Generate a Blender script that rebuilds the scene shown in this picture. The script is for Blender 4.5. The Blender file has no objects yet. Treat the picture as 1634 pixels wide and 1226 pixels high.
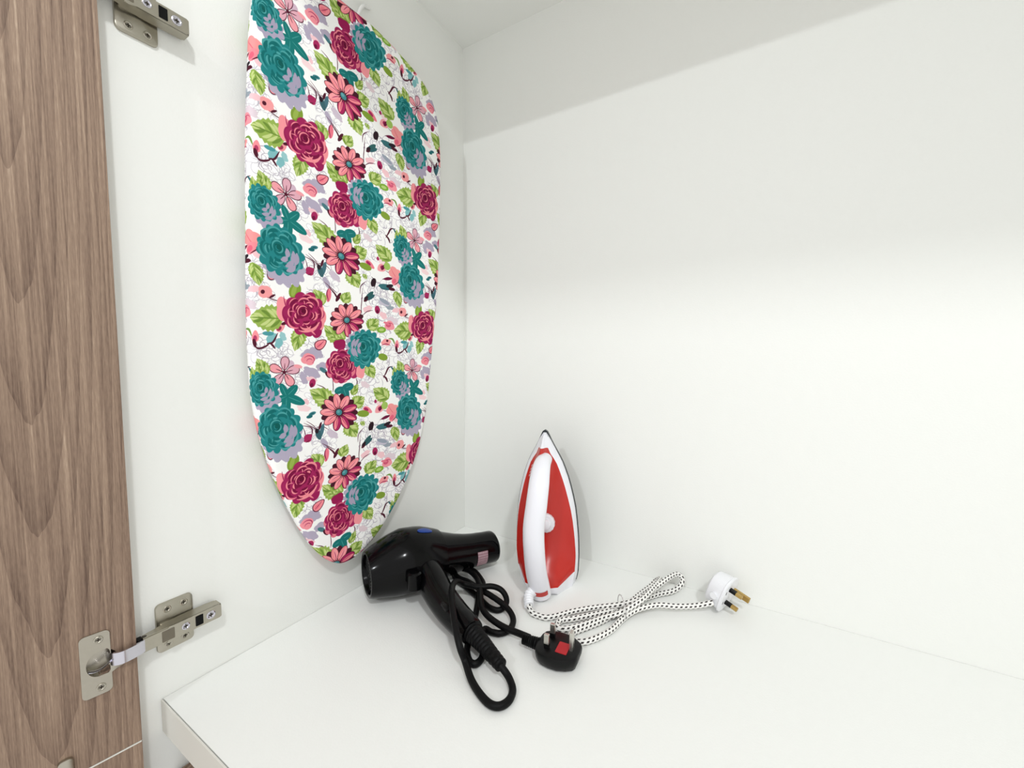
import bpy, bmesh, math, random
import numpy as np
from mathutils import Vector, Matrix

random.seed(7)
rng = np.random.RandomState(11)
S = bpy.context.scene
C = S.collection

# ------------------------------------------------------------------ camera
cam_data = bpy.data.cameras.new('camera')
cam = bpy.data.objects.new('camera', cam_data)
C.objects.link(cam)
cam_data.sensor_width = 36.0
cam_data.sensor_fit = 'HORIZONTAL'
cam_data.lens = 14.438
cam_data.clip_start = 0.01
rx = Vector((0.85427034, 0.51981264, 0.00412358))
ry = -Vector((0.03916788, -0.05645521, -0.99763655))
rz = -Vector((-0.51835129, 0.85241283, -0.06858797))
cam.matrix_world = Matrix(((rx.x, ry.x, rz.x, 0.60255), (rx.y, ry.y, rz.y, -0.77337),
                           (rx.z, ry.z, rz.z, 0.41463), (0, 0, 0, 1)))
S.camera = cam

# ------------------------------------------------------------------ light
world = bpy.data.worlds.new('room_ambience')
S.world = world
world.use_nodes = True
bg = world.node_tree.nodes['Background']
bg.inputs[0].default_value = (1.0, 0.998, 0.982, 1)
bg.inputs[1].default_value = 1.0

def area(name, loc, target, size, power, col):
    d = bpy.data.lights.new(name, 'AREA')
    d.shape = 'DISK'
    d.size = size
    d.energy = power
    d.color = col
    o = bpy.data.objects.new(name, d)
    C.objects.link(o)
    o.location = loc
    o.rotation_euler = (Vector(target) - Vector(loc)).to_track_quat('-Z', 'Y').to_euler()
    return o

area('ceiling_downlight', (0.55, -3.0, 1.94), (0.4, 0, 0.4), 0.04, 15, (0.93, 0.97, 1.0))
area('ceiling_downlight', (1.50, -1.45, 1.95), (0.3, -0.2, 0.3), 0.16, 17.5, (0.965, 0.985, 1.0))

S.view_settings.view_transform = 'Standard'
S.view_settings.look = 'None'
S.view_settings.gamma = 1.0
S.view_settings.use_curve_mapping = False
S.view_settings.exposure = 0.0

# ------------------------------------------------------------------ materials
def lin(c):
    return tuple((x / 12.92 if x <= 0.04045 else ((x + 0.055) / 1.055) ** 2.4) for x in [v / 255 for v in c]) + (1,)

def mat(name, rgb, rough=0.5, metal=0.0, coat=0.0, bump=0.0, bump_scale=300, spec=0.5, trans=0.0, var=0.0, vscale=20):
    m = bpy.data.materials.new(name)
    m.use_nodes = True
    nt = m.node_tree
    b = nt.nodes['Principled BSDF']
    b.inputs['Base Color'].default_value = lin(rgb)
    b.inputs['Roughness'].default_value = rough
    b.inputs['Metallic'].default_value = metal
    b.inputs['Coat Weight'].default_value = coat
    b.inputs['Specular IOR Level'].default_value = spec
    b.inputs['Transmission Weight'].default_value = trans
    tc = nt.nodes.new('ShaderNodeTexCoord')
    if bump:
        n = nt.nodes.new('ShaderNodeTexNoise')
        n.inputs['Scale'].default_value = bump_scale
        n.inputs['Detail'].default_value = 3
        bp = nt.nodes.new('ShaderNodeBump')
        bp.inputs['Strength'].default_value = bump
        bp.inputs['Distance'].default_value = 0.002
        nt.links.new(tc.outputs['Object'], n.inputs['Vector'])
        nt.links.new(n.outputs['Fac'], bp.inputs['Height'])
        nt.links.new(bp.outputs['Normal'], b.inputs['Normal'])
    if var:
        n = nt.nodes.new('ShaderNodeTexNoise')
        n.inputs['Scale'].default_value = vscale
        n.inputs['Detail'].default_value = 4
        mx = nt.nodes.new('ShaderNodeMix')
        mx.data_type = 'RGBA'
        c = lin(rgb)
        mx.inputs[6].default_value = tuple(v * (1 - var) for v in c[:3]) + (1,)
        mx.inputs[7].default_value = tuple(min(1, v * (1 + var)) for v in c[:3]) + (1,)
        nt.links.new(tc.outputs['Object'], n.inputs['Vector'])
        nt.links.new(n.outputs['Fac'], mx.inputs[0])
        nt.links.new(mx.outputs[2], b.inputs['Base Color'])
    return m

M = {}
M['panel'] = mat('white_melamine', (238, 239, 235), 0.5, bump=0.10, bump_scale=420, spec=0.3)
M['shelf'] = mat('white_shelf_melamine', (238, 239, 236), 0.45, bump=0.10, bump_scale=420, spec=0.35)
M['edge'] = mat('cream_edge_band', (217, 215, 207), 0.4)
M['nickel'] = mat('brushed_nickel', (178, 173, 160), 0.33, metal=1.0, var=0.06, vscale=200)
M['steel'] = mat('bright_steel', (205, 203, 212), 0.18, metal=1.0)
M['stamped'] = mat('stamped_grey_metal', (118, 111, 98), 0.45, metal=0.7)
M['dark_metal'] = mat('dark_metal', (60, 54, 46), 0.4, metal=0.8)
M['brass'] = mat('brass_pin', (190, 160, 98), 0.32, metal=1.0, var=0.08, vscale=300)
M['tin'] = mat('tinned_pin', (214, 212, 204), 0.28, metal=1.0)
M['black_gloss'] = mat('glossy_black_plastic', (5, 5, 6), 0.14, spec=0.17)
M['black'] = mat('matt_black_plastic', (11, 11, 12), 0.4, spec=0.2)
M['rubber'] = mat('black_rubber', (8, 8, 9), 0.5, spec=0.15)
M['blue'] = mat('blue_button_plastic', (28, 62, 140), 0.35)
M['white_gloss'] = mat('glossy_white_plastic', (236, 236, 242), 0.22)
M['white_plug'] = mat('white_plug_plastic', (238, 239, 243), 0.3)
M['red'] = mat('red_plastic', (190, 36, 26), 0.3)
M['red_card'] = mat('red_printed_card', (178, 28, 36), 0.5)
M['sole'] = mat('dark_soleplate', (38, 44, 48), 0.25, metal=0.4)
M['grey_mark'] = mat('grey_moulded_mark', (95, 95, 100), 0.5)
M['hook'] = mat('white_coated_wire', (240, 240, 238), 0.35)
M['clear'] = mat('clear_plastic_tie', (235, 235, 235), 0.15, trans=0.7)
M['tube_white'] = mat('white_enamelled_tube', (228, 228, 226), 0.35)
M['backing'] = mat('board_backing', (222, 220, 216), 0.7)

def wood_material():
    m = bpy.data.materials.new('brown_oak_laminate')
    m.use_nodes = True
    nt = m.node_tree
    b = nt.nodes['Principled BSDF']
    b.inputs['Roughness'].default_value = 0.55
    b.inputs['Specular IOR Level'].default_value = 0.3
    N = nt.nodes.new
    L = nt.links.new
    def math_(op, a, c=None):
        n = N('ShaderNodeMath'); n.operation = op
        for i, v in enumerate((a, c)):
            if v is None: continue
            if isinstance(v, (int, float)): n.inputs[i].default_value = v
            else: L(v, n.inputs[i])
        return n.outputs[0]
    uv = N('ShaderNodeUVMap')                       # u: metres from the hinge edge, v: height
    sp = N('ShaderNodeSeparateXYZ'); L(uv.outputs[0], sp.inputs[0])
    u, v = sp.outputs[0], sp.outputs[1]
    def noise(su, sv, detail=3, rough=0.5):
        cb = N('ShaderNodeCombineXYZ')
        L(math_('MULTIPLY', u, su), cb.inputs[0]); L(math_('MULTIPLY', v, sv), cb.inputs[1])
        n = N('ShaderNodeTexNoise'); n.inputs['Scale'].default_value = 1; n.inputs['Detail'].default_value = detail
        n.inputs['Roughness'].default_value = rough
        L(cb.outputs[0], n.inputs['Vector']); return n.outputs['Fac']
    # growth rings cut at a low angle: nested arches pointing down, straight grain towards the edge
    wob = math_('MULTIPLY', math_('SUBTRACT', noise(18, 2.0, 2), 0.5), 0.016)
    du = math_('ADD', math_('MULTIPLY', math_('SUBTRACT', u, 0.064), 1.9), wob)
    c = math_('MULTIPLY', math_('SUBTRACT', 1.05, v), 0.10)
    r = math_('SQRT', math_('ADD', math_('MULTIPLY', du, du), math_('MULTIPLY', c, c)))
    rr = math_('ADD', r, math_('MULTIPLY', math_('SUBTRACT', noise(70, 3, 2), 0.5), 0.006))
    ring = math_('SUBTRACT', 1.0, math_('POWER', math_('FRACT', math_('MULTIPLY', rr, 86)), 2.5))
    fine = noise(560, 5, 3, 0.6)
    streak = noise(190, 1.6, 2, 0.6)
    pores = noise(1400, 90, 2, 0.6)
    broad = noise(12, 1.2, 2)
    val = math_('ADD', math_('MULTIPLY', ring, 0.10), math_('MULTIPLY', fine, 0.42))
    val = math_('ADD', val, math_('MULTIPLY', streak, 0.34))
    val = math_('ADD', val, math_('MULTIPLY', pores, 0.24))
    val = math_('ADD', val, math_('MULTIPLY', broad, 0.30))
    cr = N('ShaderNodeValToRGB')
    e = cr.color_ramp.elements
    e[0].position = 0.545; e[0].color = lin((96, 76, 64))
    e[1].position = 0.94; e[1].color = lin((190, 168, 147))
    k = e.new(0.685); k.color = lin((131, 109, 93))
    k = e.new(0.80); k.color = lin((154, 131, 112))
    L(val, cr.inputs[0]); L(cr.outputs[0], b.inputs['Base Color'])
    bp = N('ShaderNodeBump'); bp.inputs['Strength'].default_value = 0.15; bp.inputs['Distance'].default_value = 0.001
    L(fine, bp.inputs['Height']); L(bp.outputs['Normal'], b.inputs['Normal'])
    return m
M['wood'] = wood_material()

def braid_material():
    m = bpy.data.materials.new('white_braid_with_black_flecks')
    m.use_nodes = True
    nt = m.node_tree
    b = nt.nodes['Principled BSDF']
    b.inputs['Roughness'].default_value = 0.75
    N = nt.nodes.new; L = nt.links.new
    def math_(op, a, c=None):
        n = N('ShaderNodeMath'); n.operation = op
        for i, v in enumerate((a, c)):
            if v is None: continue
            if isinstance(v, (int, float)): n.inputs[i].default_value = v
            else: L(v, n.inputs[i])
        return n.outputs[0]
    uv = N('ShaderNodeUVMap'); sp = N('ShaderNodeSeparateXYZ'); L(uv.outputs[0], sp.inputs[0])
    a, l = sp.outputs[0], sp.outputs[1]              # a: turn fraction, l: metres along the cord
    rows = 6
    row = math_('MULTIPLY', a, rows)
    ph = math_('MULTIPLY', math_('FLOOR', row), 0.5)
    fl = math_('FRACT', math_('ADD', math_('ADD', math_('MULTIPLY', l, 1 / 0.0078), ph), math_('MULTIPLY', math_('FRACT', row), 0.35)))
    dash = math_('MULTIPLY', math_('LESS_THAN', fl, 0.50),
                 math_('MULTIPLY', math_('GREATER_THAN', math_('FRACT', row), 0.25), math_('LESS_THAN', math_('FRACT', row), 0.78)))
    mx = N('ShaderNodeMix'); mx.data_type = 'RGBA'
    mx.inputs[6].default_value = lin((238, 237, 233)); mx.inputs[7].default_value = lin((44, 38, 38))
    L(dash, mx.inputs[0]); L(mx.outputs[2], b.inputs['Base Color'])
    return m
M['braid'] = braid_material()

# ------------------------------------------------------------------ object helpers
def empty(name, loc, label, cat, group=None):
    o = bpy.data.objects.new(name, None)
    C.objects.link(o)
    o.location = loc
    o.empty_display_size = 0.02
    o['label'] = label
    o['category'] = cat
    if group: o['group'] = group
    o['org'] = tuple(loc)
    return o

def obj(name, geo, m, parent=None, loc=None, smooth=True, uvs=None, angle=40, bevel=0):
    """geo = (verts in world coordinates, faces); one mesh object sharing its thing's origin"""
    V, F = geo
    org = Vector(parent['org']) if parent is not None else Vector(loc if loc is not None else (0, 0, 0))
    me = bpy.data.meshes.new(name)
    me.from_pydata([tuple(Vector(v) - org) for v in V], [], F)
    if uvs is not None:
        ul = me.uv_layers.new(name='UVMap')
        for li, lp in enumerate(me.loops):
            ul.data[li].uv = uvs[lp.vertex_index] if not isinstance(uvs, dict) else uvs[li]
    bm = bmesh.new(); bm.from_mesh(me)
    bmesh.ops.recalc_face_normals(bm, faces=bm.faces)
    if bevel:
        bmesh.ops.bevel(bm, geom=[e for e in bm.edges if e.is_manifold and e.calc_face_angle(0) > 0.6], offset=bevel, segments=2, affect='EDGES', profile=0.7)
    bm.to_mesh(me); bm.free()
    me.materials.append(m)
    o = bpy.data.objects.new(name, me)
    C.objects.link(o)
    if smooth:
        for p in me.polygons: p.use_smooth = True
        try: me.set_sharp_from_angle(angle=math.radians(angle))
        except Exception: pass
    o['org'] = tuple(org)
    if parent is not None: o.parent = parent
    else: o.location = org
    return o

def box(x0, x1, y0, y1, z0, z1):
    V = [(x, y, z) for x in (x0, x1) for y in (y0, y1) for z in (z0, z1)]
    return V, [(0, 1, 3, 2), (4, 6, 7, 5), (0, 4, 5, 1), (2, 3, 7, 6), (0, 2, 6, 4), (1, 5, 7, 3)]

def join(*gs):
    V, F = [], []
    for v, f in gs:
        k = len(V)
        V += list(v)
        F += [tuple(i + k for i in q) for q in f]
    return V, F

def loft(rings, cap0=True, cap1=True, closed=True):
    n = len(rings[0])
    V = [tuple(p) for r in rings for p in r]
    F = []
    for i in range(len(rings) - 1):
        for j in range(n if closed else n - 1):
            a, b = i * n + j, i * n + (j + 1) % n
            F.append((a, b, b + n, a + n))
    if closed and cap0: F.append(tuple(reversed(range(n))))
    if closed and cap1: F.append(tuple(range((len(rings) - 1) * n, len(rings) * n)))
    return V, F

def frame_xf(o, ex, ey, ez):
    o = Vector(o); ex = Vector(ex); ey = Vector(ey); ez = Vector(ez)
    return lambda p: tuple(o + ex * p[0] + ey * p[1] + ez * p[2])

def xf(geo, f):
    return [f(v) for v in geo[0]], geo[1]

def catmull(P, per=6, close=False):
    P = [Vector(p) for p in P]
    n = len(P)
    out = []
    for i in range(n if close else n - 1):
        if close: a, b, c, d = P[(i - 1) % n], P[i], P[(i + 1) % n], P[(i + 2) % n]
        else: a, b, c, d = P[max(i - 1, 0)], P[i], P[i + 1], P[min(i + 2, n - 1)]
        for k in range(per):
            t = k / per
            out.append(0.5 * ((2 * b) + (c - a) * t + (2 * a - 5 * b + 4 * c - d) * t * t + (3 * b - a - 3 * c + d) * t ** 3))
    if not close: out.append(P[-1])
    return out

def tube(path, r, res=10, up=None):
    """path: points; r: radius, list of radii, or list of (ra, rb). Returns geo, uvs (turn, metres) per vertex"""
    P = [Vector(p) for p in path]
    n = len(P)
    T = [(P[min(i + 1, n - 1)] - P[max(i - 1, 0)]).normalized() for i in range(n)]
    u = Vector(up) if up is not None else T[0].orthogonal()
    rings, uv, acc = [], [], 0
    for i in range(n):
        u = (u - T[i] * u.dot(T[i])).normalized()
        w = T[i].cross(u)
        ri = r[i] if isinstance(r, (list, tuple)) else r
        ra, rb = ri if isinstance(ri, (list, tuple)) else (ri, ri)
        if i: acc += (P[i] - P[i - 1]).length
        rings.append([P[i] + u * (ra * math.cos(2 * math.pi * j / res)) + w * (rb * math.sin(2 * math.pi * j / res)) for j in range(res + 0)])
        uv += [(j / res, acc) for j in range(res)]
    return loft(rings), uv

def tube_uv(path, r, res=12):
    """tube whose seam is doubled so the braid wraps cleanly"""
    P = [Vector(p) for p in path]
    n = len(P)
    T = [(P[min(i + 1, n - 1)] - P[max(i - 1, 0)]).normalized() for i in range(n)]
    u = T[0].orthogonal()
    V, uv, F, acc = [], [], [], 0
    for i in range(n):
        u = (u - T[i] * u.dot(T[i])).normalized()
        w = T[i].cross(u)
        if i: acc += (P[i] - P[i - 1]).length
        for j in range(res + 1):
            a = 2 * math.pi * j / res
            V.append(P[i] + u * (r * math.cos(a)) + w * (r * math.sin(a)))
            uv.append((j / res, acc))
    m = res + 1
    for i in range(n - 1):
        for j in range(res):
            F.append((i * m + j, i * m + j + 1, (i + 1) * m + j + 1, (i + 1) * m + j))
    F.append(tuple(reversed(range(res)))); F.append(tuple((n - 1) * m + j for j in range(res)))
    return (V, F), uv

def rrect(a0, a1, b0, b1, r, n=4):
    pts = []
    for cx, cy, s in ((a1 - r, b1 - r, 0), (a0 + r, b1 - r, 1), (a0 + r, b0 + r, 2), (a1 - r, b0 + r, 3)):
        for k in range(n + 1):
            t = (s + k / n) * math.pi / 2
            pts.append((cx + r * math.cos(t), cy + r * math.sin(t)))
    return pts

def prism(outline, h0, h1, cham=0.0):
    """outline in local xy, extruded along local z with an optional chamfer at h1"""
    def inset(d):
        if not d: return outline
        n = len(outline); res = []
        for i in range(n):
            p, q, s = Vector(outline[i - 1]), Vector(outline[i]), Vector(outline[(i + 1) % n])
            e1, e2 = (q - p), (s - q)
            if e1.length < 1e-9 or e2.length < 1e-9: res.append(tuple(q)); continue
            n1 = Vector((-e1.y, e1.x)).normalized(); n2 = Vector((-e2.y, e2.x)).normalized()
            b = (n1 + n2)
            b = b / max(b.dot(n1), 0.3) if b.length > 1e-6 else n1
            res.append((q.x + b.x * d, q.y + b.y * d))
        return res
    rings = [[(x, y, h0) for x, y in outline]]
    if cham:
        s = 1 if h1 > h0 else -1
        rings.append([(x, y, h1 - s * cham) for x, y in outline])
        rings.append([(x, y, h1 - s * cham * 0.3) for x, y in inset(cham * 0.3)])
        rings.append([(x, y, h1) for x, y in inset(cham)])
    else:
        rings.append([(x, y, h1) for x, y in outline])
    return loft(rings)

def cyl(c, axis, r, h, n=20, r2=None):
    axis = Vector(axis).normalized(); u = axis.orthogonal().normalized(); w = axis.cross(u)
    c = Vector(c)
    return loft([[c + axis * hh + (u * math.cos(2 * math.pi * j / n) + w * math.sin(2 * math.pi * j / n)) * rr for j in range(n)]
                 for hh, rr in ((0, r), (h, r if r2 is None else r2))])

def structure(o):
    o['kind'] = 'structure'
    return o

# ------------------------------------------------------------------ wardrobe interior (the setting)
TOP, DEPTH, RIGHT = 1.1035, 0.593, 1.30
structure(obj('wall_left', box(-0.018, 0, -0.6135, 0.0, -0.62, TOP + 0.02), M['panel'], loc=(0, 0, 0), smooth=False))
structure(obj('wall_back', box(-0.018, RIGHT + 0.018, 0, 0.012, -0.62, TOP + 0.02), M['panel'], loc=(0.5, 0, 0), smooth=False))
structure(obj('wall_right', box(RIGHT, RIGHT + 0.018, -0.606, 0.0, -0.62, TOP + 0.02), M['panel'], loc=(RIGHT, 0, 0), smooth=False))
structure(obj('ceiling', box(0, RIGHT, -DEPTH, 0, TOP, TOP + 0.02), M['panel'], loc=(0.5, -0.3, TOP), smooth=False))
shelf = structure(obj('floor', box(0.0005, RIGHT, -DEPTH + 0.0022, -0.0004, -0.040, 0), M['shelf'], loc=(0.5, -0.3, 0), smooth=False))
obj('edge_band', box(0.0012, RIGHT, -DEPTH - 0.0005, -DEPTH + 0.0014, -0.040, -0.0004), M['edge'], shelf, smooth=False, bevel=0.0005)

# wooden drawer front standing just below the shelf
dr = empty('drawer', (0.5, -0.57, -0.5), 'brown wood-grain drawer front tucked below the white shelf edge', 'drawer')
def wood_box(x0, x1, y0, y1, z0, z1):
    g = box(x0, x1, y0, y1, z0, z1)
    return g, [(v[0] + v[1] * 0.3, v[2]) for v in g[0]]
g, uv = wood_box(0.004, RIGHT - 0.004, -0.585, -0.567, -0.60, -0.100)
obj('front_panel', g, M['wood'], dr, uvs=uv, smooth=False)
obj('drawer_box', box(0.02, RIGHT - 0.02, -0.566, -0.06, -0.58, -0.14), M['panel'], dr, smooth=False)
# ------------------------------------------------------------------ cabinet doors, opened past square on the left
A9 = math.radians(9.2)
DP = Vector((0.020, -0.6174, 0))
DD = Vector((-math.sin(A9), -math.cos(A9), 0))       # outwards along the door
DN = Vector((math.cos(A9), -math.sin(A9), 0))        # out of its inner face
def door_pt(s, z, h=0.0):
    return DP + DD * s + DN * h + Vector((0, 0, z))

def make_door(name, z0, z1, label, cup_zs):
    W, T = 0.45, 0.018
    V = [door_pt(s, z, h) for s in (0, W) for h in (0, -T) for z in (z0, z1)]
    F = box(0, 1, 0, 1, 0, 1)[1]
    base = door_pt(W / 2, z0, -T / 2)
    tmp = []
    o = obj(name, (V, F), M['wood'], loc=base, smooth=False, bevel=0.0006)
    for cz in cup_zs:
        g = cyl(door_pt(0.0290, cz, -0.0125), DN, 0.0136, 0.03, 40)
        t = obj('cutter', g, M['wood'], loc=base, smooth=False)
        md = o.modifiers.new('b', 'BOOLEAN'); md.operation = 'DIFFERENCE'; md.object = t; md.solver = 'EXACT'
        tmp.append(t)
    if tmp:
        bpy.context.view_layer.update()
        dg = bpy.context.evaluated_depsgraph_get()
        me = bpy.data.meshes.new_from_object(o.evaluated_get(dg))
        o.modifiers.clear(); o.data = me
        for t in tmp: bpy.data.objects.remove(t)
    me = o.data
    while me.uv_layers: me.uv_layers.remove(me.uv_layers[0])
    ul = me.uv_layers.new(name='UVMap')
    for lp in me.loops:
        p = me.vertices[lp.vertex_index].co + base - DP
        s = p.dot(DD); h = p.dot(DN)
        ul.data[lp.index].uv = (s - h * 0.5, p.z)
    o['label'] = label; o['category'] = 'door'
    return o

ZLO, ZUP = 0.088, 0.7905
door = make_door('cabinet_door', -0.0205, 1.12, 'tall brown wood-grain cabinet door standing open left of the white panel', [ZLO, ZUP])
low_door = make_door('cabinet_door', -0.62, -0.0222, 'lower brown wood-grain cabinet door, directly beneath the tall open door', [])
g_ = [door_pt(s, z, h) for s in (0.0006, 0.4494) for h in (0.0004, -0.0176) for z in (-0.0222, -0.0208)]
obj('edge_strip', (g_, box(0, 1, 0, 1, 0, 1)[1]), M['edge'], low_door, smooth=False)['label'] = 'pale edge strip along the top'
# small rounded metal plate near the foot of the tall door
pl = frame_xf(door_pt(0, 0), DD, (0, 0, 1), DN)
obj('catch_plate', xf(prism(rrect(0.0525, 0.064, -0.0195, 0.0025, 0.004), 0.0, 0.004, 0.0012), pl), M['nickel'], door)['label'] = 'small grey metal catch plate'

# ------------------------------------------------------------------ concealed hinges
def screw(c, axis, r, parent, head='nickel'):
    axis = Vector(axis).normalized()
    u = axis.orthogonal().normalized(); w = axis.cross(u)
    c = Vector(c)
    prof = [(0, r), (0.0007, r), (0.0012, r * 0.8), (0.0009, r * 0.62), (0.0004, r * 0.5)]
    rings = [[c + axis * h + (u * math.cos(2 * math.pi * j / 16) + w * math.sin(2 * math.pi * j / 16)) * q for j in range(16)] for h, q in prof]
    o = obj('screw', loft(rings), M[head], parent)
    f = frame_xf(c + axis * 0.0006, (u + w).normalized(), (w - u).normalized(), axis)
    s = r * 0.42
    obj('screw_slot', xf(join(box(-s, s, -s * 0.26, s * 0.26, 0, 0.0004), box(-s * 0.26, s * 0.26, -s, s, 0, 0.00045)), f), M['dark_metal'], o, smooth=False)
    return o

def make_hinge(zc, label, dy=0.0):
    t = empty('hinge', (0.0, -0.575, zc), label, 'hinge', 'concealed hinges on the cabinet door')
    X, Y, Z = (1, 0, 0), (0, 1, 0), (0, 0, 1)
    P = frame_xf((0, dy, zc), Y, Z, X)                # local: along depth, height, out of the panel
    # mounting plate with two wings on the side panel
    wing = rrect(-0.5945, -0.5575, -0.0298, 0.0298, 0.005)
    plate = obj('mounting_plate', xf(join(prism(wing, 0.0, 0.0035, 0.0012), prism(rrect(-0.592, -0.534, -0.0066, 0.0066, 0.002), 0.0035, 0.012)), P), M['nickel'], t)
    for y in (-0.5835, -0.5670):
        for zz in (-0.0215, 0.0215):
            screw(P((y, zz, 0.0034)), X, 0.0040, plate)
    # arm: a channel with an outer web and two flanks, front part narrower and cranked
    web = [(-0.5345, 0.0070), (-0.5365, 0.0085), (-0.588, 0.0085), (-0.590, 0.0074), (-0.612, 0.0074),
           (-0.612, -0.0074), (-0.590, -0.0074), (-0.5915, -0.0100), (-0.588, -0.0108), (-0.581, -0.0085), (-0.5365, -0.0085), (-0.5345, -0.0070)]
    ga = prism(web, 0.0225, 0.0208)
    fl = []
    for s in (1, -1):
        side = [(-0.5345, 0.0215), (-0.5345, 0.009), (-0.545, 0.006), (-0.575, 0.006), (-0.590, 0.010), (-0.611, 0.0145), (-0.612, 0.0215)]
        z0, z1 = (0.0070, 0.0085) if s > 0 else (-0.0085, -0.0070)
        fl.append(([(a, zz, h) for zz in (z0, z1) for a, h in side],
                   [tuple(range(7)), tuple(range(13, 6, -1))] + [(i, (i + 1) % 7, (i + 1) % 7 + 7, i + 7) for i in range(7)]))
    rear = box(-0.536, -0.5345, -0.0082, 0.0082, 0.009, 0.0215)
    arm = obj('arm', xf(join(ga, rear, *fl), P), M['nickel'], t, bevel=0.0)
    obj('spring_window', xf(prism(rrect(-0.5955, -0.5835, -0.0068, 0.0060, 0.0008), 0.0222, 0.0228), P), M['stamped'], arm)['label'] = 'dark grey stamped window'
    obj('slot', xf(prism(rrect(-0.5625, -0.5545, -0.0062, 0.0062, 0.0006), 0.0222, 0.0229), P), M['rubber'], arm)['label'] = 'black square slot'
    screw(P((-0.5462, 0.0, 0.0224)), X, 0.0050, arm, 'steel')
    screw(P((-0.5725, 0.0005, 0.0224)), X, 0.0042, arm, 'steel')
    # links from arm to cup
    mids = [Vector((0.0185, -0.606, zc)), Vector((0.0235, -0.616, zc)), Vector((0.0250, -0.626, zc)), Vector((0.0240, -0.6325, zc)), door_pt(0.0195, zc, 0.0020), door_pt(0.0222, zc, -0.0060)]
    path = catmull(mids, 4)
    rings = []
    for i, p in enumerate(path):
        tg = (path[min(i + 1, len(path) - 1)] - path[max(i - 1, 0)]).normalized()
        nn = tg.cross(Vector((0, 0, 1))).normalized()
        hw = 0.0069
        q = [(-hw, -0.0012), (-hw, 0.0012), (-0.0035, 0.0018), (-0.0028, 0.0012), (0.0028, 0.0012), (0.0035, 0.0018), (hw, 0.0012), (hw, -0.0012)]
        rings.append([p + Vector((0, 0, a)) + nn * b for a, b in q])
    obj('link', loft(rings), M['steel'], t)['label'] = 'bright silver link arm'
    obj('knuckle', xf(join(box(-0.6165, -0.6115, -0.0078, 0.0078, 0.0125, 0.0212), box(-0.6190, -0.6130, -0.0050, 0.0050, 0.0150, 0.0225)), P), M['rubber'], t, bevel=0.0006)
    obj('pivot_pin', cyl((0.0185, -0.6105, zc - 0.0086), (0, 0, 1), 0.0026, 0.0172, 14), M['dark_metal'], t)
    # cup with its flange on the door
    D = frame_xf(door_pt(0, zc), DD, Z, DN)
    out = []
    rr = rrect(0.0205, 0.0435, -0.0340, 0.0340, 0.0045, 5)
    for i, a in enumerate(rr):                         # long edges get points in between
        b = rr[(i + 1) % len(rr)]
        k = max(1, int(math.dist(a, b) / 0.003))
        out += [(a[0] + (b[0] - a[0]) * q / k, a[1] + (b[1] - a[1]) * q / k) for q in range(k)]
    hole = []
    cx, hr = 0.0250, 0.0135
    n = len(out)
    ins = []
    for a, b in out:                                   # hole outline follows the same bearings
        th = math.atan2(b * 0.75, a - 0.0300)
        k = 1.25 if math.cos(th) < 0 else 1.0             # s grows away from the hinge edge: that side is round
        hole.append((0.0292 + (0.0102 if math.cos(th) > 0 else 0.0082) * max(-1, min(1, k * math.cos(th))), 0.0136 * max(-1, min(1, k * math.sin(th)))))
    V = [(a, b, h) for h in (0.0, 0.0013) for a, b in out] + [(a, b, h) for h in (0.0013, -0.0105) for a, b in hole]
    F = []
    for i in range(n):
        j = (i + 1) % n
        F += [(i, j, n + j, n + i), (n + i, n + j, 2 * n + j, 2 * n + i), (2 * n + i, 2 * n + j, 3 * n + j, 3 * n + i)]
    F.append(tuple(range(3 * n, 4 * n)))
    cup = obj('cup', xf((V, F), D), M['nickel'], t, angle=30)
    lobe = [(0.0215, -0.0150), (0.0215, -0.0055), (0.0165, -0.0058), (0.0120, -0.0062), (0.0095, -0.0085), (0.0120, -0.0115), (0.0165, -0.0128)]
    obj('lip', xf(prism(lobe, 0.0, 0.0014, 0.0004), D), M['nickel'], cup)
    strip = [D((0.0385, -0.0075, -0.004)), D((0.033, -0.0085, -0.002)), D((0.027, -0.0065, 0.0005)), D((0.021, -0.001, 0.003))]
    g, _ = tube(catmull(strip, 4), [(0.0009, 0.0022)] * 13, 8, up=(0, 0, 1))
    obj('spring', g, M['steel'], cup)
    for b in (-0.0262, 0.0262):
        screw(D((0.0292, b, 0.0012)), DN, 0.0039, cup)
    return t

hinge_low = make_hinge(ZLO, 'nickel hinge near the bottom, showing its screwed cup on the wood door')
hinge_up = make_hinge(ZUP, 'nickel hinge at the top edge, its arm cut off by the frame', -0.0055)

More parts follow.
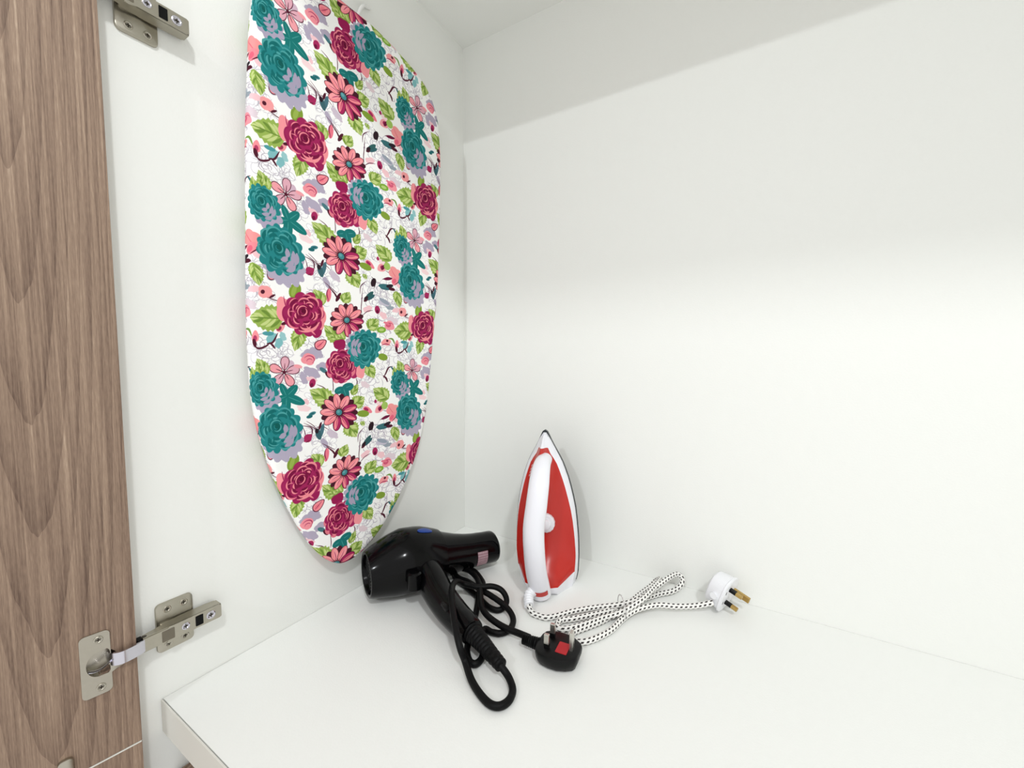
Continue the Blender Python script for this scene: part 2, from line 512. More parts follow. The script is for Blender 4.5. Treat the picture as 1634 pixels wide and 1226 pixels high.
# ------------------------------------------------------------------ floral print for the ironing board cover
HOM = [0.00058397128, 2.2680267e-06, 0.13943285, -0.0002028081, -0.00068234424, 1.2186434, -0.00024722424, -1.1335112e-05]
NT = 1536
class Print:
    """one repeat of the printed cloth, painted as flat colour shapes and wrapped on all four sides"""
    def __init__(self):
        self.a = np.empty((NT, NT, 3), np.float32)
        self.a[:] = np.array((247, 246, 244), np.float32)
    def to_tile(self, P):
        P = np.asarray(P, float)
        h = HOM
        w = h[6] * P[:, 0] + h[7] * P[:, 1] + 1
        return np.stack([(h[0] * P[:, 0] + h[1] * P[:, 1] + h[2]) / w, (h[3] * P[:, 0] + h[4] * P[:, 1] + h[5]) / w], 1)
    def poly(self, P, col):
        Q = self.to_tile(P) * NT
        x0, y0 = np.floor(Q.min(0)).astype(int); x1, y1 = np.ceil(Q.max(0)).astype(int)
        if x1 - x0 < 1 or y1 - y0 < 1: return
        xs = np.arange(x0, x1 + 1) + 0.5; ys = np.arange(y0, y1 + 1) + 0.5
        ins = np.zeros((len(ys), len(xs)), bool)
        ax, ay = Q[:, 0], Q[:, 1]; bx, by = np.roll(ax, -1), np.roll(ay, -1)
        for i in range(len(Q)):
            if ay[i] == by[i]: continue
            lo, hi = (ay[i], by[i]) if ay[i] < by[i] else (by[i], ay[i])
            r0, r1 = np.searchsorted(ys, lo), np.searchsorted(ys, hi)
            if r1 <= r0: continue
            xc = ax[i] + (ys[r0:r1] - ay[i]) * (bx[i] - ax[i]) / (by[i] - ay[i])
            ins[r0:r1] ^= xs[None, :] < xc[:, None]
        yy, xx = np.nonzero(ins)
        self.a[(yy + y0) % NT, (xx + x0) % NT] = col
    # ---- shapes, in design units
    def blob(self, cx, cy, rx, ry, col, n=11, amp=0.09, rot=0.0, seed=0, m=66):
        r = np.random.RandomState(seed)
        ph = r.rand(4) * 6.28
        t = np.linspace(0, 2 * math.pi, m, endpoint=False)
        k = 1 - amp + amp * 1.8 * np.abs(np.sin(n * t / 2 + ph[0])) ** 0.7 + 0.05 * np.sin(2 * t + ph[1]) + 0.04 * np.sin(3 * t + ph[2])
        x, y = rx * k * np.cos(t), ry * k * np.sin(t)
        c, s = math.cos(rot), math.sin(rot)
        self.poly(np.stack([cx + x * c - y * s, cy + x * s + y * c], 1), col)
    def ell(self, cx, cy, a, b, rot, col, m=22, point=0.0):
        t = np.linspace(0, 2 * math.pi, m, endpoint=False)
        x = a * np.cos(t); y = b * np.sin(t) * (1 - point * np.cos(t))
        c, s = math.cos(rot), math.sin(rot)
        self.poly(np.stack([cx + x * c - y * s, cy + x * s + y * c], 1), col)
    def stroke(self, P, w, col, taper=True, per=5):
        P = [(p[0], p[1], 0) for p in P]
        Q = np.array([(v.x, v.y) for v in catmull(P, per)])
        T = np.gradient(Q, axis=0); T /= np.maximum(np.linalg.norm(T, axis=1, keepdims=True), 1e-6)
        Nn = np.stack([-T[:, 1], T[:, 0]], 1)
        k = np.linspace(0, 1, len(Q))
        ww = (w * (np.sin(math.pi * np.clip(k, 0.06, 0.94)) ** 0.7 if taper else np.ones(len(Q))))[:, None] / 2
        self.poly(np.concatenate([Q + Nn * ww, (Q - Nn * ww)[::-1]]), col)
    def arc(self, cx, cy, rx, ry, t0, t1, w, col, rot=0.0):
        c, s = math.cos(rot), math.sin(rot)
        P = []
        for k in range(6):
            t = t0 + (t1 - t0) * k / 5
            x, y = rx * math.cos(t), ry * math.sin(t)
            P.append((cx + x * c - y * s, cy + x * s + y * c))
        self.stroke(P, w, col, per=3)
    # ---- motifs
    def leaf(self, base, tip, width, col=(150, 176, 84), light=(196, 210, 136), dark=(110, 140, 58), outline=None, bend=0.0, seed=0, saw=True):
        b, t = np.array(base, float), np.array(tip, float)
        d = t - b; L = np.linalg.norm(d); d /= L; n = np.array([-d[1], d[0]])
        r = np.random.RandomState(seed)
        ks = np.linspace(0, 1, 15)
        prof = np.sin(math.pi * ks ** 0.72) ** 0.85 * width / 2
        ctr = b + np.outer(ks * L, d) + np.outer(np.sin(math.pi * ks) * bend * L, n)
        jag = 1 + (0.10 * ((np.arange(15) % 2) * 2 - 1) if saw else 0)
        up = ctr + n * (prof * jag)[:, None]; dn = ctr - n * (prof * np.roll(jag, 1))[:, None]
        if outline is not None:
            g = 1.0
            self.poly(np.concatenate([up + n * 5, (dn - n * 5)[::-1]]), outline)
        self.poly(np.concatenate([up, dn[::-1]]), col)
        # lighter streaks and the veins
        for sgn in (1, -1):
            for q in range(5):
                k0 = 0.10 + q * 0.16
                i0 = min(int(k0 * 14), 13); i1 = min(i0 + 4, 14)
                p0 = ctr[i0] + n * sgn * 2
                p1 = ctr[i1] + n * sgn * prof[i1] * 0.72
                pm = (p0 + p1) / 2 + n * sgn * prof[i0] * 0.10
                self.stroke([p0, pm, p1], width * 0.12, light if (q + (sgn > 0)) % 3 else dark)
        self.stroke([ctr[0], ctr[5], ctr[10], ctr[14]], width * 0.055, dark)
    def rose(self, cx, cy, rx, ry, pal, rot=0.0, acc=0.6, seed=0, acc_w=1.0):
        base, dark, light, accent, deep = pal
        r = np.random.RandomState(seed)
        self.blob(cx, cy, rx * 1.0, ry * 1.0, base, 15 if accent is not None else 10, 0.11, rot, seed, 110)
        c, s = math.cos(rot), math.sin(rot)
        for f, npet, wl in ((0.90, 8, 0.10), (0.70, 6, 0.11), (0.50, 5, 0.10)):
            o = r.rand() * 6.28
            for k in range(npet):
                t = o + (k + r.uniform(-.25, .25)) * 6.283 / npet
                jit = r.uniform(0.8, 1.2); ff = f * r.uniform(.88, 1.08)
                px, py = cx + math.cos(t) * rx * ff * 0.60, cy + math.sin(t) * ry * ff * 0.60
                self.arc(px, py, rx * f * 0.30 * jit, ry * f * 0.30 * jit, t - r.uniform(.8, 1.6), t + r.uniform(.8, 1.6), rx * wl * r.uniform(1.2, 2.6), dark)
                self.arc(px, py, rx * f * 0.42 * jit, ry * f * 0.42 * jit, t - r.uniform(.5, 1.5), t + r.uniform(.3, 1.2), rx * wl * r.uniform(.5, 1.1), light)
                if r.rand() < .55:
                    self.stroke([(px, py), (px + math.cos(t + .3) * rx * .12, py + math.sin(t + .3) * ry * .12), (px + math.cos(t) * rx * f * .32, py + math.sin(t) * ry * f * .32)], rx * .045, light if r.rand() < .5 else dark)
        # heart of the flower
        hx, hy = cx - rx * 0.08, cy - ry * 0.10
        self.blob(hx, hy, rx * 0.33, ry * 0.33, dark, 6, 0.1, rot, seed + 3)
        self.arc(hx, hy, rx * 0.27, ry * 0.27, 2.4, 5.6, rx * 0.07, light)
        self.arc(hx, hy, rx * 0.20, ry * 0.20, 5.4, 8.4, rx * 0.07, light)
        self.blob(hx, hy, rx * 0.15, ry * 0.15, deep, 5, 0.1, rot, seed + 4)
        self.arc(hx, hy, rx * 0.11, ry * 0.11, 1.0, 4.0, rx * 0.05, base)
        if accent is not None:
            for f, half in ((0.36, 0.85), (0.60, 0.72), (0.80, 0.55)):
                ww = rx * 0.23 * acc_w
                for q in (-1, 1):
                    a0 = acc + q * half * 0.52 + r.uniform(-.12, .12)
                    self.arc(cx + rx * r.uniform(-.05, .05), cy, rx * f, ry * f, a0 - half * 0.62, a0 + half * 0.62, ww, accent)
    def daisy(self, cx, cy, R, n=9, rot=0.0, seed=0):
        pink, mag, dk = (240, 140, 146), (168, 40, 92), (70, 24, 40)
        for k in range(n):                              # dark petals behind
            t = rot + (k + 0.5) * 6.283 / n
            if math.sin(t) < 0.75:
                self.ell(cx + math.cos(t) * R * 0.62, cy + math.sin(t) * R * 0.62, R * 0.40, R * 0.20, t, dk)
        for k in range(n):
            t = rot + k * 6.283 / n
            px, py = cx + math.cos(t) * R * 0.60, cy + math.sin(t) * R * 0.60
            self.ell(px, py, R * 0.43, R * 0.225, t, dk)
            lower = math.cos(t - 0.75) > 0.45
            self.ell(px, py, R * 0.405, R * 0.195, t, mag if lower else pink)
            self.ell(px - math.sin(t) * R * 0.05, py + math.cos(t) * R * 0.05, R * 0.36, R * (0.09 if lower else 0.11), t, pink if lower else (246, 160, 164))
            self.stroke([(cx + math.cos(t) * R * 0.22, cy + math.sin(t) * R * 0.22), (cx + math.cos(t + 0.05) * R * 0.5, cy + math.sin(t + 0.05) * R * 0.5), (cx + math.cos(t) * R * 0.8, cy + math.sin(t) * R * 0.8)], R * 0.035, mag)
        for k in range(n * 2):
            t = rot + k * 3.1416 / n
            self.stroke([(cx, cy), (cx + math.cos(t) * R * 0.18, cy + math.sin(t) * R * 0.18), (cx + math.cos(t) * R * 0.34, cy + math.sin(t) * R * 0.34)], R * 0.06, dk)
        self.ell(cx, cy, R * 0.21, R * 0.21, 0, dk)
        self.ell(cx, cy, R * 0.165, R * 0.165, 0, (66, 132, 138))
        self.ell(cx - R * 0.04, cy - R * 0.04, R * 0.08, R * 0.08, 0, (100, 160, 164))
    def bud(self, x, y, a, b, rot, col=(242, 146, 154), shade=(176, 48, 96), outline=None):
        if outline: self.ell(x, y, a * 1.14, b * 1.2, rot, outline, point=0.35)
        self.ell(x, y, a, b, rot, col, point=0.35)
        self.ell(x - math.cos(rot) * a * 0.35, y - math.sin(rot) * a * 0.35, a * 0.5, b * 0.55, rot, shade)
    def open_flower(self, cx, cy, R, n=5, rot=0.0, col=(238, 158, 166), edge=(84, 26, 46)):
        for k in range(n):
            t = rot + k * 6.283 / n
            px, py = cx + math.cos(t) * R * 0.58, cy + math.sin(t) * R * 0.58
            self.ell(px, py, R * 0.46, R * 0.29, t, edge, point=-0.3)
            self.ell(px, py, R * 0.415, R * 0.245, t, col if k % 2 else (222, 168, 182), point=-0.3)
            self.stroke([(cx, cy), (px, py)], R * 0.05, edge, per=3)
        self.ell(cx, cy, R * 0.12, R * 0.12, 0, edge)
    def lines(self, x, y, n, spread, seed, col=(196, 190, 198), w=3.2):
        r = np.random.RandomState(seed)
        for k in range(n):
            a = r.rand() * 6.28; px, py = x + r.uniform(-1, 1) * spread, y + r.uniform(-1, 1) * spread
            R = r.uniform(16, 42)
            self.arc(px, py, R, R * r.uniform(0.5, 1), a, a + r.uniform(1.6, 4.2), w * r.uniform(0.8, 1.5), col, rot=r.rand() * 3)
    def petals(self, x, y, R, n, col, edge, seed):
        """outlined pale background blossom"""
        r = np.random.RandomState(seed)
        o = r.rand() * 6.28
        for k in range(n):
            t = o + k * 6.283 / n
            px, py = x + math.cos(t) * R * 0.55, y + math.sin(t) * R * 0.55
            self.blob(px, py, R * 0.46, R * 0.36, edge, 4, 0.06, t, seed + k, 24)
            self.blob(px, py, R * 0.42, R * 0.32, col, 4, 0.06, t, seed + k, 24)
            self.stroke([(x, y), ((x + px) / 2, (y + py) / 2 + 3), (px, py)], 3.0, edge, per=3)

TEAL = ((36, 128, 130), (18, 104, 104), (74, 156, 156), (164, 156, 178), (12, 88, 84))
MAG = ((158, 36, 88), (120, 18, 62), (238, 138, 148), None, (98, 10, 48))

def floral_image():
    p = Print()
    pale, grey, lav, lpink = (250, 249, 248), (186, 180, 190), (176, 166, 186), (240, 196, 202)
    DK, MG, PK = (78, 24, 42), (164, 40, 90), (242, 146, 154)
    # pale drawn blossoms of the ground
    for i, (x, y, R) in enumerate([(330, 500, 90), (440, 730, 80), (250, 440, 60), (980, 740, 80), (1150, 200, 90), (1100, 0, 70), (560, 840, 60), (600, 1130, 75), (1000, 1160, 80), (1230, 500, 80), (1080, 110, 60), (1290, 60, 60), (1190, 1060, 70), (620, 20, 60), (160, 30, 60), (700, 1190, 60), (940, 1010, 55), (1010, 250, 45), (1060, 400, 60)]):
        p.petals(x, y, R, 5, pale, grey, 40 + i)
    for i, (x, y) in enumerate([(330, 470), (430, 700), (270, 520), (970, 720), (1150, 230), (1180, 520), (610, 1120), (1010, 1130), (1090, 60), (600, 60), (180, 40), (1240, 30), (960, 880), (560, 470), (1060, 640), (1080, 330)]):
        p.lines(x, y, 20, 85, 90 + i, (184, 176, 188), 3.8)
    for x, y, a, b, t, c in [(590, 500, 55, 40, .3, lav), (560, 650, 70, 36, .5, lav), (640, 600, 45, 30, -.4, lav), (500, 690, 50, 25, 1.2, lav), (400, 590, 45, 30, .8, (206, 178, 194)), (520, 500, 45, 26, -.6, lav),
                             (720, 1120, 46, 26, .4, (204, 190, 204)), (660, 1190, 40, 22, 1.0, lav), (1180, 250, 44, 26, .5, (222, 206, 214)), (990, 160, 36, 22, -.4, lpink), (1110, 210, 34, 20, .8, lpink), (560, 700, 40, 20, .3, lpink), (500, 920, 50, 26, 0.2, (244, 214, 216)), (520, 870, 26, 16, 1, lpink), (970, 740, 34, 22, .5, (226, 206, 212)), (1210, 1000, 36, 24, .7, lpink), (1080, 880, 26, 18, .2, (244, 214, 216)),
                             (1130, 120, 44, 22, .5, (170, 184, 190)), (1160, 150, 30, 16, .2, (150, 160, 170)), (1100, 1180, 44, 22, -.3, (196, 190, 204)), (1210, 170, 30, 18, 0, lpink), (310, 420, 26, 44, .4, (128, 184, 188)), (340, 370, 22, 34, -.5, (150, 196, 198)), (1280, 440, 18, 34, .4, (128, 184, 188))]:
        p.blob(x, y, a, b, c, 5, 0.14, t, int(x + y), 36)
    # thin stems
    for P in [[(600, 740), (650, 760), (690, 795)], [(500, 1035), (575, 1070), (600, 1100)], [(585, 1075), (640, 1060), (690, 1085)], [(490, 1060), (512, 1120), (510, 1180)], [(720, 690), (726, 760), (722, 800)], [(950, 0), (945, 90), (940, 150), (945, 200)], [(945, 215), (985, 180), (1030, 170)], [(915, 1180), (920, 1120), (960, 1070)], [(1400, 935), (1440, 950), (1440, 1000)], [(640, 1190), (690, 1215), (740, 1240)], [(1105, 935), (1140, 942), (1200, 925), (1225, 905)]]:
        p.stroke(P, 6, (88, 40, 60))
    # buds and small sprays
    p.stroke([(110, 425), (150, 462), (210, 445), (240, 415)], 15, DK); p.stroke([(215, 425), (262, 415), (300, 345)], 15, DK); p.stroke([(240, 420), (262, 440), (280, 465)], 16, DK)
    p.bud(126, 368, 46, 30, -1.5, PK, (180, 60, 100)); p.ell(120, 420, 34, 17, 1.3, DK)
    p.ell(226, 348, 44, 17, .05, (76, 150, 156))
    p.bud(322, 300, 42, 28, -.7, (236, 150, 156), (150, 50, 80)); p.ell(352, 270, 26, 12, -.3, DK)
    p.bud(630, 430, 46, 30, -.6, (240, 140, 150), (236, 120, 136), (90, 24, 48)); p.stroke([(600, 455), (630, 430), (655, 405)], 5, (150, 40, 80))
    p.ell(566, 728, 24, 34, .3, MG); p.ell(560, 745, 12, 18, .3, (110, 20, 60))
    p.ell(650, 630, 34, 16, .6, (72, 118, 126)); p.ell(685, 665, 30, 15, .9, DK)
    p.blob(535, 545, 52, 44, (238, 146, 156), 4, .1, .3, 4); p.arc(540, 550, 40, 32, 3.6, 7.2, 7, MG); p.arc(545, 560, 22, 18, 3, 6, 5, MG)
    p.open_flower(350, 645, 118, 5, -.25)
    p.ell(455, 600, 34, 14, .2, (238, 158, 166)); 
    p.ell(1064, 166, 20, 32, -.15, MG); p.ell(1064, 180, 10, 14, -.2, (98, 16, 52))
    p.ell(1008, 72, 40, 16, -.5, (48, 92, 98)); p.ell(975, 92, 18, 11, -.6, DK); p.ell(1128, 0, 44, 15, .15, (52, 100, 108)); p.ell(1175, 8, 26, 12, .3, DK)
    p.bud(1160, 290, 40, 34, .6, (240, 150, 160), (214, 90, 120)); p.arc(1160, 290, 26, 22, 3, 6, 4, MG); p.ell(1135, 270, 26, 9, .4, (226, 120, 140))
    p.blob(1132, 415, 34, 26, (240, 156, 158), 4, .12, 0, 6); p.ell(1140, 404, 9, 9, 0, DK); p.stroke([(1095, 440), (1130, 428), (1165, 440)], 7, MG)
    p.stroke([(1150, 388), (1180, 392), (1198, 430)], 13, (116, 150, 72))
    p.stroke([(1110, 690), (1130, 650), (1150, 610), (1185, 600)], 11, DK); p.stroke([(1105, 670), (1130, 690), (1142, 720)], 14, DK); p.stroke([(1165, 600), (1200, 640), (1215, 670)], 18, (56, 106, 112))
    p.ell(1050, 868, 10, 14, 0, MG)
    p.bud(990, 935, 38, 22, .5, (236, 128, 144), MG); p.bud(1075, 930, 36, 26, 2.4, (240, 160, 166), MG); p.ell(1090, 920, 10, 26, .5, (110, 20, 60))
    p.blob(1180, 930, 44, 44, (240, 152, 152), 4, .14, .4, 9); p.stroke([(1150, 905), (1180, 950), (1210, 960)], 6, (226, 110, 126))
    p.stroke([(1085, 1010), (1125, 985), (1165, 975), (1205, 950)], 12, DK); p.ell(1125, 992, 34, 10, -.4, (110, 20, 60))
    p.ell(1016, 1058, 18, 36, .35, (44, 26, 34)); p.stroke([(1000, 1020), (1030, 1050), (1020, 1100)], 8, (44, 26, 34))
    p.ell(1100, 1055, 48, 16, -.3, (58, 110, 116)); p.ell(1140, 1040, 30, 12, -.5, (40, 30, 40))
    p.ell(985, 1165, 48, 13, -.9, (48, 92, 92)); p.ell(960, 1195, 22, 10, -.9, (44, 26, 34))
    p.ell(1100, 1170, 40, 16, .2, (150, 158, 172))
    p.bud(262, -105, 40, 34, -.2, (240, 142, 150), (232, 120, 136), DK); p.blob(205, 30, 60, 44, (242, 158, 160), 4, .12, .5, 12); p.ell(185, 28, 16, 16, 0, DK); p.stroke([(222, 70), (270, 90), (330, 104)], 7, DK); p.ell(258, 62, 26, 9, -.5, DK)
    p.blob(545, -130, 36, 30, MG, 4, .1, .4, 14); p.stroke([(560, -110), (530, -100)], 6, DK)
    p.ell(655, -150, 16, 52, .2, (70, 110, 122)); p.ell(640, -190, 10, 30, .3, DK)
    p.ell(690, 55, 20, 52, .1, (232, 118, 136)); p.stroke([(690, 0), (676, 40), (690, 100)], 8, (130, 30, 70))
    p.stroke([(690, -10), (735, 40), (760, 75), (800, 70)], 12, DK); p.ell(765, 70, 14, 38, .5, DK)
    p.stroke([(520, 1020), (580, 1060), (605, 1110)], 5, DK); p.ell(612, 1120, 22, 44, -.3, (58, 96, 104)); p.ell(600, 1095, 14, 20, 0, (40, 26, 36))
    p.bud(95, -315, 60, 46, -.3, (240, 140, 150), (226, 100, 124)); p.stroke([(160, -330), (130, -290), (80, -270)], 10, DK)
    p.ell(565, 962, 30, 13, -.4, (62, 128, 136)); p.ell(565, 962, 18, 5, -.4, (30, 90, 96))
    p.ell(1095, 320, 36, 24, 0, (126, 170, 58)); p.ell(1095, 320, 20, 11, 0, (180, 204, 120))
    p.ell(1120, 900, 24, 30, .3, (160, 192, 96)); p.ell(1432, 885, 14, 9, -.4, (30, 100, 104))
    # leaves
    p.leaf((345, 235), (76, 222), 200, seed=1); p.leaf((480, 310), (430, 482), 118, seed=2); p.ell(432, 20, 46, 62, .3, (128, 154, 56)); p.ell(424, 20, 18, 44, .3, (150, 174, 78))
    p.leaf((650, 130), (575, 10), 110, seed=3); p.leaf((215, 670), (140, 540), 112, seed=4); p.leaf((110, 740), (90, 600), 80, seed=15)
    p.leaf((800, 110), (850, 30), 90, seed=5); p.leaf((820, 390), (655, 285), 120, bend=-.12, seed=6); p.leaf((760, 395), (700, 360), 60, seed=7)
    p.leaf((720, 905), (545, 780), 150, bend=.06, seed=8); p.leaf((875, 900), (965, 835), 104, seed=9); p.leaf((868, 820), (915, 735), 56, col=(134, 160, 68), seed=10); p.ell(955, 962, 46, 26, 0, (128, 156, 56))
    p.leaf((820, 1050), (905, 1140), 130, bend=-.1, seed=11); p.leaf((985, 590), (1040, 690), 88, seed=12); p.ell(1106, 528, 38, 26, .3, (128, 156, 56))
    p.leaf((990, 310), (1075, 240), 104, seed=13); p.leaf((1150, 850), (1032, 770), 116, seed=14); p.leaf((1225, 670), (1240, 590), 56, seed=16); p.leaf((1190, 1060), (1215, 1175), 70, seed=17)
    p.leaf((940, 1050), (965, 1020), 40, seed=18)
    # small teal trefoil and the large teal leaf spray
    for a, q in ((2.75, 52), (-.35, 60), (1.25, 62)): p.ell(805 + math.cos(a) * 34, 770 + math.sin(a) * 34, q * .78, q * .52, a, (26, 114, 112)); p.stroke([(805, 770), (805 + math.cos(a) * 60, 770 + math.sin(a) * 60)], 5, (70, 150, 150), per=3)
    for a, L, w in ((-.80, 100, 33), (.38, 128, 34), (1.62, 132, 36), (-2.0, 92, 28), (2.75, 110, 26)):
        p.ell(368 + math.cos(a) * L * .58, 830 + math.sin(a) * L * .58, L * .6, w, a, (24, 116, 112), point=.1)
        p.stroke([(368, 830), (368 + math.cos(a) * L, 830 + math.sin(a) * L)], 6, (66, 150, 146), per=3)
    # magenta bud behind the small pair, then daisies, then roses
    p.blob(776, 432, 46, 40, (150, 26, 80), 4, .1, 0, 21)
    p.blob(900, 640, 44, 52, (164, 40, 92), 4, .1, .4, 22); p.blob(935, 640, 34, 50, (242, 152, 158), 4, .1, .2, 23); p.stroke([(900, 690), (910, 720), (905, 740)], 7, DK)
    p.daisy(830, 246, 128, 9, .1, 1)
    p.daisy(770, 952, 142, 9, .35, 2)
    p.blob(790, 600, 108, 128, (224, 120, 136), 9, .1, .4, 30)
    p.rose(786, 590, 104, 124, MAG, .3, 0, 31)
    p.blob(930, 440, 100, 120, lav, 16, .12, 0, 32)
    p.rose(962, 462, 118, 142, TEAL, 0, 3.2, 33, .9)
    p.blob(210, 830, 110, 120, (172, 162, 184), 12, .12, 0, 34)
    p.rose(172, 775, 122, 132, TEAL, 0, .75, 35)
    p.blob(335, 1160, 160, 165, (176, 168, 188), 14, .12, 0, 36)
    p.rose(305, 1080, 168, 180, TEAL, .1, .45, 37)
    p.blob(350, 170, 60, 96, (242, 150, 156), 4, .1, -.2, 38); p.stroke([(345, 60), (360, 130), (400, 210)], 9, MG)
    p.blob(400, 215, 62, 90, (150, 30, 82), 4, .1, -.3, 39)
    p.blob(590, 290, 62, 84, (152, 30, 84), 4, .12, .2, 40); p.blob(620, 220, 48, 90, (240, 146, 152), 5, .12, 0, 41)
    p.rose(505, 195, 150, 156, MAG, .2, 0, 42)
    p.arc(505, 195, 132, 138, .5, 1.9, 20, (240, 146, 152)); p.arc(540, 240, 80, 90, .6, 2.0, 14, (240, 146, 152)); p.stroke([(520, 290), (560, 330), (590, 360)], 12, (238, 138, 148))
    a = p.a.reshape(NT // 2, 2, NT // 2, 2, 3).mean((1, 3)) / 255.0
    H = NT // 2
    img = bpy.data.images.new('floral_print', H, H)
    px = np.ones((H, H, 4), np.float32); px[:, :, :3] = a
    img.pixels.foreach_set(px.ravel()); img.update()
    return img

def cloth_material():
    m = bpy.data.materials.new('floral_cotton')
    m.use_nodes = True
    nt = m.node_tree; b = nt.nodes['Principled BSDF']
    b.inputs['Roughness'].default_value = 0.85; b.inputs['Specular IOR Level'].default_value = 0.15
    uv = nt.nodes.new('ShaderNodeUVMap'); t = nt.nodes.new('ShaderNodeTexImage'); t.image = floral_image(); t.extension = 'REPEAT'; t.interpolation = 'Cubic'
    nt.links.new(uv.outputs[0], t.inputs[0]); nt.links.new(t.outputs[0], b.inputs['Base Color'])
    tc = nt.nodes.new('ShaderNodeTexCoord'); w = nt.nodes.new('ShaderNodeTexNoise'); w.inputs['Scale'].default_value = 55; bp = nt.nodes.new('ShaderNodeBump'); bp.inputs['Strength'].default_value = 0.12; bp.inputs['Distance'].default_value = 0.004
    nt.links.new(tc.outputs['Object'], w.inputs[0]); nt.links.new(w.outputs[0], bp.inputs['Height']); nt.links.new(bp.outputs[0], b.inputs['Normal'])
    return m
M['floral'] = cloth_material()

# ------------------------------------------------------------------ ironing board hanging on the left panel
BOARD = [(-0.3260, 0.9590), (-0.2788, 0.9600), (-0.2325, 0.9540), (-0.1757, 0.9410), (-0.1436, 0.9222), (-0.1224, 0.8891), (-0.1145, 0.8418), (-0.1135, 0.7649), (-0.1224, 0.5802), (-0.1306, 0.5061), (-0.1473, 0.3924), (-0.1594, 0.3144), (-0.1801, 0.2452), (-0.2031, 0.1981), (-0.2363, 0.1500), (-0.2778, 0.1067), (-0.3141, 0.0823), (-0.3374, 0.0743), (-0.3574, 0.0734), (-0.3714, 0.0788), (-0.3845, 0.0890), (-0.3971, 0.1028), (-0.4187, 0.1356), (-0.4421, 0.1861), (-0.4575, 0.2250), (-0.4702, 0.2645), (-0.4822, 0.3146), (-0.4886, 0.3644), (-0.4902, 0.4254), (-0.4896, 0.4835), (-0.4862, 0.5841), (-0.4822, 0.6995), (-0.4768, 0.7815), (-0.4710, 0.8526), (-0.4615, 0.8990), (-0.4425, 0.9320), (-0.4078, 0.9510), (-0.3676, 0.9575)]
bo = [Vector((p.x, p.y)) for p in catmull([(a, b, 0) for a, b in BOARD], 4, close=True)]
nb = len(bo)
ctr = sum(bo, Vector((0, 0))) / nb
nrm = []
for i in range(nb):
    t = (bo[(i + 1) % nb] - bo[i - 1]).normalized()
    q = Vector((-t.y, t.x))
    nrm.append(q if q.dot(bo[i] - ctr) > 0 else -q)
def board_ring(off, x):
    return [(x, bo[i].x + nrm[i].x * off, bo[i].y + nrm[i].y * off) for i in range(nb)]
def board_uv(v):
    y, z = v[1] + 0.55, v[2] - 0.2
    s = (y - 0.044 * z) / 0.246; t = (z + 0.044 * y * 0.4) / 0.246
    return (s, t)
board = empty('ironing_board', (0.02, -0.31, 0.0734), 'ironing board in a floral cover hung nose down on the white side panel', 'ironing board')
rings = [board_ring(o, x) for o, x in ((-0.012, 0.0312), (-0.005, 0.0310), (-0.0018, 0.0298), (-0.0004, 0.0272), (0, 0.0235), (-0.0006, 0.0185), (-0.0030, 0.0160), (-0.012, 0.0152))]
g = loft(rings)
uvs = []
for v, k in zip(g[0], range(len(g[0]))):                # cloth keeps its length as it wraps round the rim
    q, ring = nrm[k % nb], k // nb
    ext = [0, 0, .0015, .004, .0075, .0125, .0165, .0255][ring]
    uvs.append(board_uv((v[0], bo[k % nb].x + q.x * ((-0.012, -0.005, -.0018, 0, 0, 0, 0, 0)[ring] + ext), bo[k % nb].y + q.y * ((-0.012, -0.005, -.0018, 0, 0, 0, 0, 0)[ring] + ext))))
obj('cover', g, M['floral'], board, uvs=uvs, angle=80)
obj('backing_board', loft([board_ring(-0.013, 0.0155), board_ring(-0.013, 0.0135)]), M['backing'], board, smooth=False)
for y0, y1, z0, z1 in ((-0.40, -0.22, 0.66, 0.86), (-0.38, -0.24, 0.26, 0.46)):
    path = catmull([(0.0075, y0, z0), (0.0075, y0, z1 - 0.02), (0.0075, y0 + 0.02, z1), (0.0075, y1 - 0.02, z1), (0.0075, y1, z1 - 0.02), (0.0075, y1, z0)], 4)
    g, _ = tube(path, 0.0060, 10)
    obj('leg', g, M['tube_white'], board)
# white wire hook the board hangs by
hk = catmull([(0.0028, -0.296, 0.900), (0.0035, -0.2955, 0.930), (0.005, -0.2945, 0.955), (0.0085, -0.2920, 0.975), (0.010, -0.2870, 0.990), (0.0085, -0.2790, 1.000), (0.004, -0.2700, 1.006), (0.0026, -0.2620, 1.010)], 5)
g, _ = tube(hk, 0.0026, 10)
o = obj('hook', g, M['hook'], loc=(0.003, -0.28, 0.93)); o['label'] = 'thin white wire hook on the side panel above the ironing board'; o['category'] = 'hook'
# ------------------------------------------------------------------ hair dryer lying on the shelf
dryer = empty('hair_dryer', (0.10, -0.25, 0.0), 'glossy black hair dryer with a blue button lying against the ironing board', 'hair dryer')
DA, DB = Vector((0.0525, -0.3325, 0)), Vector((0.160, -0.114, 0))
AX = (DB - DA).normalized(); SD = Vector((AX.y, -AX.x, 0)); UPV = Vector((0, 0, 1)); LEN = (DB - DA).length
def dz(t):
    return float(np.interp(t, [0, .1, .25, .4, .6, .8, 1], [.0490, .0525, .0560, .0545, .0470, .0405, .0370]))
def dr_(t):
    return float(np.interp(t, [0, .02, .08, .16, .25, .34, .42, .5, .58, .66, .74, .82, .9, 1], [.0375, .0400, .0450, .0510, .0550, .0545, .0520, .0475, .0415, .0365, .0330, .0310, .0300, .0298]))
def dring(t, r, n=36):
    c = DA + AX * (t * LEN) + UPV * dz(t)
    return [c + (SD * math.cos(2 * math.pi * j / n) + UPV * math.sin(2 * math.pi * j / n)) * r for j in range(n)]
ts = [0.0, .015, .05, .1, .15, .2, .25, .3, .35, .4, .45, .5, .53]
house = [dring(0.035, .0310), dring(0.0, .0320), dring(-0.006, .0345), dring(-0.004, .0370)] + [dring(t, dr_(t)) for t in ts[1:]] + [dring(.535, dr_(.535) - .0022)]
